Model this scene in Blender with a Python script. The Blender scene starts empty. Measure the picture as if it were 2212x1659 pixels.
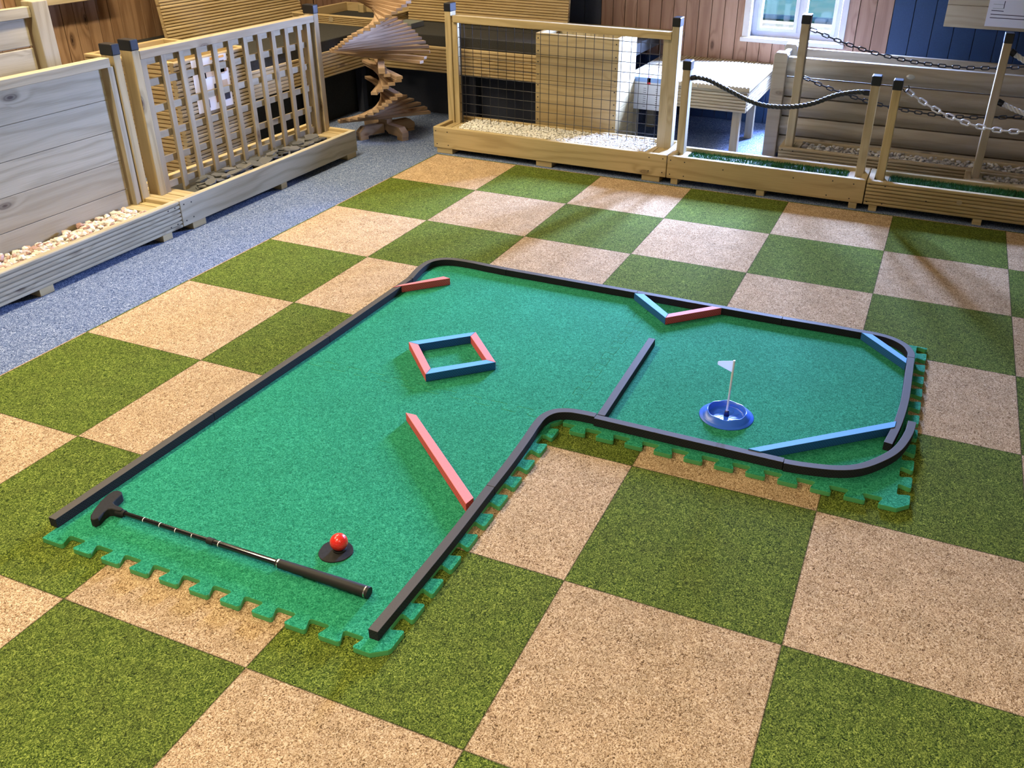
import bpy, bmesh, math, random
from mathutils import Vector, Matrix
random.seed(7)
S = bpy.context.scene
COL = S.collection

# ------------------------------------------------------------------ camera
cam = bpy.data.cameras.new('camera'); camo = bpy.data.objects.new('camera', cam); COL.objects.link(camo)
RX = Vector((0.9234436, 0.38343068, 0.01525906)); RY = Vector((0.19800912, -0.44206371, -0.87485545)); RZ = Vector((-0.32870094, 0.8109011, -0.48414368))
M = Matrix((RX, -RY, -RZ)).transposed().to_4x4(); M.translation = Vector((2.56578272, -4.48166796, 1.43600398))
camo.matrix_world = M
cam.sensor_fit = 'HORIZONTAL'; cam.sensor_width = 36.0
cam.lens = 1946.4725 / 2212 * 36.0
cam.shift_x = (1106 - 1198.2385) / 2212; cam.shift_y = (796.977 - 829.5) / 2212
cam.clip_start = 0.05
S.camera = camo

# ------------------------------------------------------------------ sky, lamps, exposure
W = bpy.data.worlds.new('sky'); S.world = W; W.use_nodes = True
bg = W.node_tree.nodes['Background']; bg.inputs[0].default_value = (0.355, 0.48, 1.0, 1); bg.inputs[1].default_value = 1080.0

def area(name, loc, rot, sx, sy, power, color=(1, 1, 1), portal=False, spread=180):
    l = bpy.data.lights.new(name, 'AREA'); l.shape = 'RECTANGLE'; l.size = sx; l.size_y = sy
    l.energy = power; l.color = color; l.spread = math.radians(spread)
    if portal: l.cycles.is_portal = True
    o = bpy.data.objects.new(name, l); o.location = loc; o.rotation_euler = rot; COL.objects.link(o); return o
WARM = (1.0, 0.83, 0.56)
for (x, y, p, sp) in ((-0.42, -1.3, 56, 150), (-0.32, -3.3, 50, 150), (1.3, -4.5, 27, 105), (3.3, -4.7, 38, 105), (-0.9, 0.35, 26, 160), (-1.35, -1.0, 14, 160)):
    area('ceiling_lamp', (x, y, 2.55), (0, 0, 0), 0.18, 1.2, p, WARM, spread=sp)
area('window_portal', (1.68, 1.66, 0.99), (math.radians(-90), 0, 0), 0.56, 0.92, 1, portal=True)

S.view_settings.view_transform = 'Standard'; S.view_settings.look = 'None'
S.view_settings.gamma = 1.0; S.view_settings.use_curve_mapping = False
S.view_settings.exposure = 0.0

# ------------------------------------------------------------------ materials
class NT:
    def __init__(s, name):
        s.m = bpy.data.materials.new(name); s.m.use_nodes = True; s.t = s.m.node_tree
        s.b = s.t.nodes['Principled BSDF']
    def n(s, typ, **kw):
        o = s.t.nodes.new(typ)
        for k, v in kw.items():
            if hasattr(o, k): setattr(o, k, v)
            else: o.inputs[k].default_value = v
        return o
    def l(s, a, b): s.t.links.new(a, b)
    def math(s, op, a, b=None, c=None):
        o = s.n('ShaderNodeMath', operation=op)
        for i, v in enumerate((a, b, c)):
            if v is None: continue
            if isinstance(v, (int, float)): o.inputs[i].default_value = v
            else: s.l(v, o.inputs[i])
        return o.outputs[0]
    def ramp(s, fac, stops, interp='LINEAR'):
        r = s.n('ShaderNodeValToRGB'); r.color_ramp.interpolation = interp
        e = r.color_ramp.elements
        while len(e) > len(stops): e.remove(e[-1])
        while len(e) < len(stops): e.new(1.0)
        for i, (p, c) in enumerate(stops):
            e[i].position = p; e[i].color = (c[0], c[1], c[2], 1) if not isinstance(c, (int, float)) else (c, c, c, 1)
        s.l(fac, r.inputs[0]); return r.outputs[0]
    def mix(s, fac, a, b, blend='MIX'):
        o = s.n('ShaderNodeMix', data_type='RGBA', blend_type=blend)
        for i, v in ((0, fac), (6, a), (7, b)):
            if isinstance(v, (int, float)): o.inputs[i].default_value = v
            elif isinstance(v, tuple): o.inputs[i].default_value = (*v, 1)
            else: s.l(v, o.inputs[i])
        return o.outputs[2]
    def noise(s, vec, scale, detail=2, rough=.5, dist=0.0):
        o = s.n('ShaderNodeTexNoise'); o.inputs['Scale'].default_value = scale; o.inputs['Detail'].default_value = detail
        o.inputs['Roughness'].default_value = rough; o.inputs['Distortion'].default_value = dist
        if vec is not None: s.l(vec, o.inputs['Vector'])
        return o.outputs['Fac']
    def scale(s, vec, xyz):
        o = s.n('ShaderNodeMapping'); o.inputs['Scale'].default_value = xyz; s.l(vec, o.inputs['Vector']); return o.outputs[0]
    def bump(s, h, strength=.3, dist=.002):
        o = s.n('ShaderNodeBump'); o.inputs['Strength'].default_value = strength; o.inputs['Distance'].default_value = dist
        s.l(h, o.inputs['Height']); s.l(o.outputs[0], s.b.inputs['Normal'])
    def col(s, c): s.l(c, s.b.inputs['Base Color'])
    def rough(s, r, spec=.5):
        s.b.inputs['Roughness'].default_value = r; s.b.inputs['Specular IOR Level'].default_value = spec

def plain(name, c, r=.5, spec=.4, metal=0.0, coat=0.0, noise=0.0):
    t = NT(name); t.b.inputs['Base Color'].default_value = (*c, 1); t.rough(r, spec)
    t.b.inputs['Metallic'].default_value = metal; t.b.inputs['Coat Weight'].default_value = coat
    if noise:
        g = t.n('ShaderNodeTexCoord').outputs['Object']; f = t.noise(g, 160, 3)
        t.col(t.mix(f, tuple(x * (1 - noise) for x in c), tuple(min(1, x * (1 + noise)) for x in c)))
        t.bump(f, .25, .001)
    return t.m

def wood(name, light, dark, knot, contrast=1.0, rings=34, rough=.6):
    # growth rings pulled along the board, fine pores, knots with a dark eye that bend the rings round them
    t = NT(name); uv = t.n('ShaderNodeUVMap').outputs[0]
    v = t.n('ShaderNodeTexVoronoi'); v.inputs['Scale'].default_value = 1.0; t.l(t.scale(uv, (3.6, 9, 1)), v.inputs['Vector'])
    kd = v.outputs['Distance']; sc = t.n('ShaderNodeSeparateColor'); t.l(v.outputs['Color'], sc.inputs[0])
    on = t.math('GREATER_THAN', sc.outputs[0], .52)
    near = t.math('MULTIPLY', t.ramp(kd, [(.0, 1.0), (.42, 0.0)], 'EASE'), on)
    g1 = t.noise(t.scale(uv, (1.3, 9, 1)), 1.0, 2, .5)
    sep = t.n('ShaderNodeSeparateXYZ'); t.l(uv, sep.inputs[0])
    ph = t.math('ADD', t.math('MULTIPLY', sep.outputs[1], rings * 3.2), t.math('MULTIPLY', g1, rings * .75))
    ph = t.math('ADD', ph, t.math('MULTIPLY', near, 9.0))
    ring = t.math('POWER', t.math('MULTIPLY_ADD', t.math('SINE', ph), .5, .5), 2.2)
    fine = t.noise(t.scale(uv, (6, 300, 1)), 1.0, 2, .6)
    f = t.math('ADD', t.math('MULTIPLY', ring, .52 * contrast), t.math('MULTIPLY', t.ramp(fine, [(.35, 0.0), (.68, 1.0)]), .36 * contrast))
    c = t.mix(f, light, dark)
    bc = t.noise(t.scale(uv, (.11, .11, 1)), 1.0, 0)
    c = t.mix(t.ramp(bc, [(.38, 0.0), (.64, .42)]), c, tuple(x * y for x, y in zip(dark, (1.02, .95, .85))))
    d = t.math('ADD', kd, t.math('MULTIPLY', fine, .04))
    k = t.math('MULTIPLY', t.ramp(d, [(.055, 1.0), (.085, .55), (.11, .75), (.14, .25), (.20, 0.0)]), on)
    c = t.mix(k, c, knot)
    t.col(c); t.rough(rough, .25); t.bump(f, .25, .0012)
    return t.m

PINE = wood('pine_treated', (.56, .44, .235), (.36, .27, .125), (.11, .065, .03))
GREY = wood('pine_weathered', (.52, .46, .325), (.33, .28, .18), (.10, .07, .045))
SLAT = wood('pine_slat', (.46, .38, .25), (.29, .225, .13), (.14, .09, .05), .8)
DECK = wood('pine_decking', (.60, .46, .25), (.40, .29, .135), (.15, .085, .04))
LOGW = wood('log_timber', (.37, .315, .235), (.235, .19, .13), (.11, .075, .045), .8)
CEDAR = wood('spiral_timber', (.50, .355, .225), (.31, .205, .12), (.15, .07, .035), 1.1)
ROSE = wood('far_wall_timber', (.335, .205, .145), (.20, .11, .072), (.05, .028, .02), 1.1, 22)
BROWN = wood('wall_timber', (.46, .29, .165), (.25, .14, .072), (.05, .025, .015), 1.25, 22)
NAVY = plain('navy_paint', (.016, .040, .095), .55, .3, noise=.25)
CHAR = plain('charcoal_paint', (.030, .034, .048), .6, .3, noise=.25)
FELT = plain('black_felt', (.045, .044, .040), .95, .1, noise=.4)
BLACKP = plain('black_plastic', (.012, .013, .016), .38, .4)
BLACKR = plain('black_rubber', (.022, .021, .020), .8, .25, noise=.3)
BLACKW = plain('black_wire', (.012, .012, .014), .3, .6)
GLOSSB = plain('black_gloss', (.006, .006, .007), .12, .6, coat=.6)
GRIP = plain('grip_rubber', (.018, .017, .017), .55, .3, noise=.2)
CHROME = plain('chrome', (.8, .8, .8), .2, .5, metal=1.0)
WHITEP = plain('white_plastic', (.90, .91, .91), .35, .4)
UPVC = plain('white_frame', (.80, .80, .83), .3, .4)
PAPER = plain('white_paper', (.80, .80, .84), .7, .2)
INK = plain('dark_ink', (.05, .05, .07), .7, .2)
PBLUE = plain('pale_blue_print', (.30, .45, .78), .6, .2)
PRED = plain('red_print', (.75, .05, .07), .6, .2)
PBRN = plain('brown_print', (.30, .17, .09), .6, .2)
PBGE = plain('beige_print', (.62, .50, .38), .6, .2)
POR = plain('orange_print', (.85, .45, .12), .6, .2)
CEIL = plain('ceiling_paint', (.72, .70, .66), .9, .2)
WALLP = plain('wall_paint', (.55, .50, .44), .9, .2)
REDB = plain('ball_red', (.85, .035, .02), .22, .5, coat=.4)
CUPB = plain('cup_blue', (.035, .16, .80), .32, .5)
ROPEB = plain('rope_black', (.022, .026, .032), .42, .6)
ROPEW = plain('rope_white', (.72, .70, .66), .8, .2)
CHAINW = plain('chain_white', (.85, .86, .88), .35, .5)
CHAINB = plain('chain_black', (.012, .015, .025), .35, .5)
GREYBOX = plain('box_grey', (.16, .18, .165), .6, .3)
LENS = NT('clear_lens'); LENS.b.inputs['Base Color'].default_value = (.75, .78, .75, 1); LENS.rough(.12, .5); LENS.b.inputs['Transmission Weight'].default_value = .5; LENS = LENS.m
OUTC = plain('outdoor_cladding', (.0016, .0029, .0018), .6, 0.0)
OUTG = plain('outdoor_paving', (.0075, .0056, .0029), .9, 0.0)
OUTB = plain('outdoor_blue', (.0005, .0010, .0010), .6, 0.0)

def glass():
    t = NT('window_glass'); n = t.t.nodes; n.remove(t.b)
    tr = t.n('ShaderNodeBsdfTransparent'); tr.inputs[0].default_value = (.93, .97, .97, 1)
    gl = t.n('ShaderNodeBsdfGlossy'); gl.inputs['Roughness'].default_value = .03
    mx = t.n('ShaderNodeMixShader'); mx.inputs[0].default_value = .06
    t.l(tr.outputs[0], mx.inputs[1]); t.l(gl.outputs[0], mx.inputs[2]); t.l(mx.outputs[0], n['Material Output'].inputs[0])
    return t.m
GLASS = glass()

def flag_mat():
    t = NT('flag_plastic'); t.b.inputs['Base Color'].default_value = (.92, .93, .93, 1); t.rough(.4, .3)
    tr = t.n('ShaderNodeBsdfTranslucent'); tr.inputs[0].default_value = (.92, .93, .93, 1); mx = t.n('ShaderNodeMixShader'); mx.inputs[0].default_value = .45
    t.l(t.b.outputs[0], mx.inputs[1]); t.l(tr.outputs[0], mx.inputs[2]); t.l(mx.outputs[0], t.t.nodes['Material Output'].inputs[0]); return t.m
FLAGM = flag_mat()

def foam(name, top, side):
    # felt-smooth top, ribbed sides: rows of short dashes moulded into the foam
    t = NT(name); uv = t.n('ShaderNodeUVMap').outputs[0]; g = t.n('ShaderNodeTexCoord').outputs['Object']
    br = t.n('ShaderNodeTexBrick'); t.l(uv, br.inputs['Vector']); br.inputs['Scale'].default_value = 1.0
    br.inputs['Brick Width'].default_value = .0085; br.inputs['Row Height'].default_value = .0052; br.inputs['Mortar Size'].default_value = .0009
    br.inputs['Mortar Smooth'].default_value = .2; br.inputs['Bias'].default_value = 0
    no = t.noise(g, 420, 3)
    geo = t.n('ShaderNodeNewGeometry'); sp = t.n('ShaderNodeSeparateXYZ'); t.l(geo.outputs['Normal'], sp.inputs[0])
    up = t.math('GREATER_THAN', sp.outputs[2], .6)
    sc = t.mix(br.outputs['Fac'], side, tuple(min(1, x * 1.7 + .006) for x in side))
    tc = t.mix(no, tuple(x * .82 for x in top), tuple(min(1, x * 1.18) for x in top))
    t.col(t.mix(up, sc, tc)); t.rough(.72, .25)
    inv = t.math('SUBTRACT', 1.0, up)
    t.bump(t.math('ADD', t.math('MULTIPLY', t.math('MULTIPLY', br.outputs['Fac'], inv), -1.0), t.math('MULTIPLY', no, .25)), .5, .0012)
    return t.m
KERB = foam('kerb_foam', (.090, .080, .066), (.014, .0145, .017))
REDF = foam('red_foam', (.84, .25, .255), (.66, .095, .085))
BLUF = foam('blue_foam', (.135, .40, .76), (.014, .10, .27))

def felt_mat():
    t = NT('mat_felt'); g = t.n('ShaderNodeTexCoord').outputs['Object']
    a = t.noise(g, 330, 4, .65, 1.0); b = t.noise(g, 5, 2); c = t.noise(g, 120, 2, .5, 1.5)
    f = t.math('ADD', t.math('MULTIPLY', a, .62), t.math('MULTIPLY', c, .38))
    col = t.ramp(f, [(.34, (.004, .080, .036)), (.48, (.014, .225, .112)), (.62, (.065, .44, .245))])
    col = t.mix(t.ramp(b, [(.3, .18), (.7, 0.0)]), col, (.012, .095, .05))
    t.col(col); t.rough(.95, .08); t.bump(f, .7, .002)
    t.b.inputs['Sheen Weight'].default_value = .06; t.b.inputs['Sheen Roughness'].default_value = .5; t.b.inputs['Sheen Tint'].default_value = (.5, .9, .8, 1)
    return t.m
MATF = felt_mat()
MATE = plain('mat_foam_edge', (.10, .40, .14), .6, .3)

def floor_mat():
    t = NT('floor_carpet'); g = t.n('ShaderNodeTexCoord').outputs['Object']
    sp = t.n('ShaderNodeSeparateXYZ'); t.l(g, sp.inputs[0]); X, Y = sp.outputs[0], sp.outputs[1]
    u = t.math('MULTIPLY', t.math('ADD', X, .002), 2.0); v = t.math('MULTIPLY', Y, 2.0)
    iu = t.math('FLOOR', u); iv = t.math('FLOOR', v)
    par = t.math('ABSOLUTE', t.math('MODULO', t.math('ADD', iu, iv), 2.0))   # 1 = tan where (col+row) is odd
    fu = t.math('ABSOLUTE', t.math('SUBTRACT', t.math('FRACT', u), .5)); fv = t.math('ABSOLUTE', t.math('SUBTRACT', t.math('FRACT', v), .5))
    edge = t.math('MAXIMUM', fu, fv)
    seam = t.math('GREATER_THAN', edge, .4965)
    cell = t.n('ShaderNodeCombineXYZ'); t.l(iu, cell.inputs[0]); t.l(iv, cell.inputs[1])
    wn = t.n('ShaderNodeTexWhiteNoise'); t.l(cell.outputs[0], wn.inputs['Vector']); rnd = wn.outputs['Value']
    # fibre: short curly dark and light strokes
    n1 = t.noise(t.scale(g, (1, .8, 1)), 150, 3, .6, 2.2); n2 = t.noise(g, 420, 2, .6, .8); n3 = t.noise(g, 14, 3)
    f = t.math('ADD', t.math('MULTIPLY', n1, .66), t.math('MULTIPLY', n2, .34))
    tan = t.ramp(f, [(.38, (.085, .045, .020)), (.455, (.36, .225, .115)), (.52, (.60, .42, .235)), (.62, (.84, .66, .43))])
    grn = t.ramp(f, [(.38, (.008, .015, .004)), (.46, (.050, .082, .013)), (.53, (.130, .178, .026)), (.63, (.36, .42, .080))])
    blu = t.ramp(f, [(.39, (.012, .026, .075)), (.46, (.072, .108, .205)), (.53, (.175, .235, .375)), (.62, (.54, .60, .72))])
    chk = t.mix(par, grn, tan)
    chk = t.mix(t.math('MULTIPLY', t.math('SUBTRACT', rnd, .3), .22), chk, (.02, .02, .008))
    chk = t.mix(t.ramp(n3, [(.35, .16), (.62, 0.0)]), chk, (.06, .05, .02))
    chk = t.mix(t.math('MULTIPLY', seam, .62), chk, (.02, .02, .008))
    inside = t.math('MULTIPLY', t.math('GREATER_THAN', X, -.008), t.math('LESS_THAN', Y, .008))
    t.col(t.mix(inside, blu, chk)); t.rough(1.0, .05)
    t.bump(t.math('SUBTRACT', f, t.math('MULTIPLY', seam, .6)), .8, .0035)
    return t.m
FLOOR = floor_mat()

def stone_mat(name, stops, r=.8):
    t = NT(name); uv = t.n('ShaderNodeUVMap').outputs[0]; sp = t.n('ShaderNodeSeparateXYZ'); t.l(uv, sp.inputs[0])
    g = t.n('ShaderNodeTexCoord').outputs['Object']; no = t.noise(g, 130, 3)
    c = t.ramp(sp.outputs[0], stops)
    t.col(t.mix(t.math('MULTIPLY', no, .22), c, (.12, .10, .09))); t.rough(r, .3); t.bump(no, .4, .002); return t.m
PEBBLE = stone_mat('pink_white_pebbles', [(0, (.72, .66, .56)), (.45, (.80, .73, .62)), (.62, (.60, .42, .34)), (.8, (.36, .21, .17)), (.9, (.72, .62, .5)), (1, (.82, .80, .74))])
WGRAV = stone_mat('white_gravel', [(0, (.86, .83, .74)), (.8, (.93, .91, .84)), (1, (.74, .70, .62))])
SGRAV = stone_mat('grey_gravel', [(0, (.55, .52, .50)), (.5, (.30, .28, .27)), (.7, (.70, .68, .66)), (1, (.12, .11, .11))])
SLATE = stone_mat('slate', [(0, (.075, .08, .078)), (.5, (.115, .115, .108)), (1, (.175, .17, .155))], .6)
def turf_mat():
    t = NT('turf_green'); uv = t.n('ShaderNodeUVMap').outputs[0]; sp = t.n('ShaderNodeSeparateXYZ'); t.l(uv, sp.inputs[0])
    t.col(t.ramp(sp.outputs[0], [(0, (.010, .065, .022)), (.6, (.028, .15, .05)), (1, (.07, .26, .09))])); t.rough(.6, .3); return t.m
TURF = turf_mat()

# ------------------------------------------------------------------ mesh building
class MB:
    def __init__(s, T=None, mats=1): s.v = []; s.f = []; s.uv = []; s.mi = []; s.T = T or (lambda p: p); s.sm = []
    def add(s, vs, fs, uvs, mi=0, smooth=False):
        b = len(s.v); s.v += [tuple(s.T(tuple(p))) for p in vs]
        for f, u in zip(fs, uvs): s.f.append([b + i for i in f]); s.uv.append(u); s.mi.append(mi); s.sm.append(smooth)
    def box(s, x0, x1, y0, y1, z0, z1, axis=None, mi=0):
        if x0 > x1: x0, x1 = x1, x0
        if y0 > y1: y0, y1 = y1, y0
        vs = [(x, y, z) for z in (z0, z1) for y in (y0, y1) for x in (x0, x1)]
        fs = [(0, 2, 3, 1), (4, 5, 7, 6), (0, 1, 5, 4), (2, 6, 7, 3), (0, 4, 6, 2), (1, 3, 7, 5)]
        d = (x1 - x0, y1 - y0, z1 - z0)
        ax = axis if axis is not None else max(range(3), key=lambda i: d[i])
        o = (random.random() * 40, random.random() * 40); uvs = []
        for f in fs:
            oth = [i for i in range(3) if i != ax and max(vs[k][i] for k in f) - min(vs[k][i] for k in f) > 1e-9]
            if max(vs[k][ax] for k in f) - min(vs[k][ax] for k in f) < 1e-9:
                a, b = [i for i in range(3) if i != ax]; uvs.append([(o[0] + vs[k][a] * .3, o[1] + vs[k][b]) for k in f])
            else:
                b = oth[0] if oth else (ax + 1) % 3
                uvs.append([(o[0] + vs[k][ax], o[1] + vs[k][b] + (.2 if b == 2 else 0)) for k in f])
        s.add(vs, fs, uvs, mi); return s
    def extrude(s, poly, o, A, B, Cv, mi=0, caps=True, smooth=False, mi_top=None):
        # poly in (A,B) plane, pushed along Cv; u along Cv, v along the outline
        A, B, Cv, o = Vector(A), Vector(B), Vector(Cv), Vector(o); n = len(poly); L = Cv.length
        vs = [o + A * p[0] + B * p[1] for p in poly]; vs += [p + Cv for p in vs]
        q = (random.random() * 40, random.random() * 40); acc = [0]
        for i in range(n): acc.append(acc[-1] + math.dist(poly[i], poly[(i + 1) % n]))
        flip = A.cross(B).dot(Cv) < 0
        ar = sum(poly[i][0] * poly[(i + 1) % n][1] - poly[(i + 1) % n][0] * poly[i][1] for i in range(n))
        if ar < 0: flip = not flip
        fs, us = [], []
        for i in range(n):
            j = (i + 1) % n; f = [i, j, j + n, i + n]; u = [(q[0], q[1] + acc[i]), (q[0], q[1] + acc[i + 1]), (q[0] + L, q[1] + acc[i + 1]), (q[0] + L, q[1] + acc[i])]
            if flip: f.reverse(); u.reverse()
            fs.append(f); us.append(u)
        s.add(vs, fs, us, mi, smooth)
        if caps:
            c0 = list(range(n)); c1 = list(range(n, 2 * n)); up = [(q[0] + p[0], q[1] + p[1]) for p in poly]
            if flip: s.add(vs, [c0, c1[::-1]], [up, up[::-1]], mi if mi_top is None else mi_top)
            else: s.add(vs, [c0[::-1], c1], [up[::-1], up], mi if mi_top is None else mi_top)
        return s
    def slab(s, poly, z0, z1, mi=0, mi_top=None):
        # flat outline standing on z0; side faces get (along outline, height) coordinates
        n = len(poly); ar = sum(poly[i][0] * poly[(i + 1) % n][1] - poly[(i + 1) % n][0] * poly[i][1] for i in range(n))
        if ar < 0: poly = poly[::-1]
        vs = [(p[0], p[1], z0) for p in poly] + [(p[0], p[1], z1) for p in poly]; acc = 0; fs, us = [], []
        for i in range(n):
            j = (i + 1) % n; d = math.dist(poly[i], poly[j])
            fs.append([i, j, j + n, i + n]); us.append([(acc, 0), (acc + d, 0), (acc + d, z1 - z0), (acc, z1 - z0)]); acc += d
        s.add(vs, fs, us, mi)
        up = [(p[0], p[1]) for p in poly]
        s.add(vs, [list(range(n))[::-1]], [up[::-1]], mi); s.add(vs, [list(range(n, 2 * n))], [up], mi if mi_top is None else mi_top)
        return s
    def tube(s, pts, r, n=10, closed=False, mi=0, caps=True):
        pts = [Vector(p) for p in pts]; m = len(pts); rs = r if isinstance(r, (list, tuple)) else [r] * m
        up = None; vs = []; prevT = None
        for i in range(m):
            if closed: t = (pts[(i + 1) % m] - pts[i - 1]).normalized()
            else: t = (pts[min(i + 1, m - 1)] - pts[max(i - 1, 0)]).normalized()
            if up is None:
                up = Vector((0, 0, 1)) if abs(t.z) < .9 else Vector((1, 0, 0))
                up = (up - t * up.dot(t)).normalized()
            else: up = (up - t * up.dot(t)).normalized()
            b = t.cross(up)
            for k in range(n):
                a = 2 * math.pi * k / n; vs.append(pts[i] + (up * math.cos(a) + b * math.sin(a)) * rs[i])
        fs, us = [], []; q = random.random() * 20; acc = 0
        for i in range(m if closed else m - 1):
            j = (i + 1) % m; d = (pts[j] - pts[i]).length
            for k in range(n):
                l = (k + 1) % n; fs.append([i * n + k, i * n + l, j * n + l, j * n + k])
                c = 2 * math.pi * rs[i] / n; us.append([(q + acc, k * c), (q + acc, (k + 1) * c), (q + acc + d, (k + 1) * c), (q + acc + d, k * c)])
            acc += d
        s.add(vs, fs, us, mi, True)
        if caps and not closed:
            s.add(vs, [list(range(n))[::-1], list(range((m - 1) * n, m * n))], [[(0, 0)] * n, [(0, 0)] * n], mi)
        return s
    def lathe(s, prof, c, n=48, mi=0, mod=None):
        vs = []; m = len(prof)
        for k in range(n):
            a = 2 * math.pi * k / n
            for (r, z) in prof:
                zz = z + (mod(a, r, z) if mod else 0); vs.append((c[0] + r * math.cos(a), c[1] + r * math.sin(a), c[2] + zz))
        fs, us = [], []
        for k in range(n):
            l = (k + 1) % n
            for i in range(m - 1):
                f = [k * m + i, l * m + i, l * m + i + 1, k * m + i + 1]
                fs.append(f); us.append([(0, 0)] * 4)
        s.add(vs, fs, us, mi, True); return s
    def build(s, name, mat, parent=None, origin=None, bevel=0.0, weld=False, smooth_all=False):
        me = bpy.data.meshes.new(name)
        if origin is None:
            if parent is not None: origin = (0, 0, 0)
            else:
                xs = [p[0] for p in s.v]; ys = [p[1] for p in s.v]; zs = [p[2] for p in s.v]
                origin = ((min(xs) + max(xs)) / 2, (min(ys) + max(ys)) / 2, min(zs))
        wo = Vector(origin) if parent is None else Vector(parent['_o'])
        me.from_pydata([tuple(Vector(p) - wo) for p in s.v], [], s.f)
        ul = me.uv_layers.new(name='UVMap'); k = 0
        for u in s.uv:
            for c in u: ul.data[k].uv = c; k += 1
        for mt in (mat if isinstance(mat, (list, tuple)) else [mat]): me.materials.append(mt)
        for p, mi, sm in zip(me.polygons, s.mi, s.sm): p.material_index = mi; p.use_smooth = sm or smooth_all
        if weld:
            bm = bmesh.new(); bm.from_mesh(me); bmesh.ops.remove_doubles(bm, verts=bm.verts, dist=1e-6); bmesh.ops.recalc_face_normals(bm, faces=bm.faces); bm.to_mesh(me); bm.free()
        me.update()
        o = bpy.data.objects.new(name, me); COL.objects.link(o)
        if parent is None: o.location = wo
        else: o.parent = parent
        o['_o'] = tuple(wo)
        if bevel:
            if not weld:
                bm = bmesh.new(); bm.from_mesh(me); bmesh.ops.remove_doubles(bm, verts=bm.verts, dist=1e-6); bm.to_mesh(me); bm.free()
            b = o.modifiers.new('bevel', 'BEVEL'); b.width = bevel; b.segments = 2; b.limit_method = 'ANGLE'; b.angle_limit = math.radians(50); b.use_clamp_overlap = True
        return o

def tag(o, label, cat, group=None, kind=None):
    o['label'] = label; o['category'] = cat
    if group: o['group'] = group
    if kind: o['kind'] = kind
    return o
def struct(o): o['kind'] = 'structure'; return o
def thing(name, loc, label, cat, group=None):
    o = bpy.data.objects.new(name, None); o.empty_display_size = .05; COL.objects.link(o); o.location = loc; o['_o'] = tuple(loc)
    return tag(o, label, cat, group)
def sub(o, p): return o   # readability

def box(name, mat, parent, *b, T=None, bevel=.0015, axis=None):
    return MB(T).box(*b, axis=axis).build(name, mat, parent, bevel=bevel)
LF = lambda p: (-.385 - p[1], p[0], p[2])          # left row: s = y, d back from the front boards
FF = lambda p: (p[0], .03 + p[1], p[2])            # far row: s = x

def groove_profile(h, th, n, g=.0085, w=.0070, lip=.004):
    # board section (depth, height) with n shallow grooves on the front face (depth 0)
    P = [(lip * .5, 0), (0, lip)]; m = (h - .014) / n
    for i in range(n):
        c = .007 + m * (i + .5)
        P += [(0, c - w / 2), (g, c - w / 3), (g, c + w / 3), (0, c + w / 2)]
    P += [(0, h - lip), (lip * .5, h), (th, h), (th, 0)]
    return P
def grooved(mb, s0, s1, d0, z0, h, th=.028, n=6, back=False):
    P = [((d0 + a) if not back else d0 - a, z0 + b) for a, b in groove_profile(h, th, n)]
    mb.extrude(P, (s0, 0, 0), (0, 1, 0), (0, 0, 1), (s1 - s0, 0, 0)); return mb
def plate(mb, s0, s1, d0, d1, z, th=.022, w=.04):
    # short decking pieces laid across the box, running front to back
    s = s0; n = max(1, round((s1 - s0) / w)); w = (s1 - s0) / n
    for i in range(n): mb.box(s0 + i * w + .0008, s0 + (i + 1) * w - .0008, d0, d1, z - th, z - (.0015 if i % 2 else 0), axis=1)
    return mb
def screws(root, T, pts, r=.0035):
    for (s, d, z) in pts:
        m = MB(T); n = 8; c = [(s + r * math.cos(2 * math.pi * k / n), d - .0008, z + r * .9 * math.sin(2 * math.pi * k / n)) for k in range(n)]
        c2 = [(a, d + .001, b) for a, _, b in c]
        m.add(c + c2, [list(range(n))[::-1]] + [[k, (k + 1) % n, (k + 1) % n + n, k + n] for k in range(n)], [[(0, 0)] * n] + [[(0, 0)] * 4] * n)
        m.build('screw', BLACKP, root)
def post(root, T, s0, s1, d0, d1, z0, z1, mat, cap=True):
    p = box('post', mat, root, s0, s1, d0, d1, z0, z1 - (.04 if cap else 0), T=T, bevel=.003)
    if cap:
        e = .0022; m = MB(T).box(s0 - e, s1 + e, d0 - e, d1 + e, z1 - .045, z1)
        m.build('post_cap', BLACKP, p, bevel=.004)
    return p
def planter(name, T, s0, s1, depth, label, cat, front, grooved_n=0, feet=(), mat=PINE, plates=(), zt=.148, end_s0=True, end_s1=True):
    c = T(((s0 + s1) / 2, depth / 2, 0)); root = thing(name, (c[0], c[1], 0), label, cat)
    th = .028; m = MB(T)
    if grooved_n: grooved(m, s0, s1, 0, .03, zt - .03, th, grooved_n); m.build('front_board', front, root)
    else: m.box(s0, s1, 0, th, .03, zt); m.build('front_board', front, root, bevel=.003)
    box('back_board', mat, root, s0, s1, depth - th, depth, .03, zt, T=T, bevel=.003)
    box('end_board', mat, root, s0, s0 + th, th, depth - th, .03, zt, T=T, bevel=.003)
    box('end_board', mat, root, s1 - th, s1, th, depth - th, .03, zt, T=T, bevel=.003)
    box('base_board', mat, root, s0 + th, s1 - th, th, depth - th, .03, .042, T=T, bevel=0)
    for a, b in feet: box('foot', mat, root, a, b, .004, depth - .004, 0, .03, T=T)
    for a, b in plates: plate(MB(T), a, b, th, depth - th, .132).build('end_decking', mat, root, bevel=.001)
    return root

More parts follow.
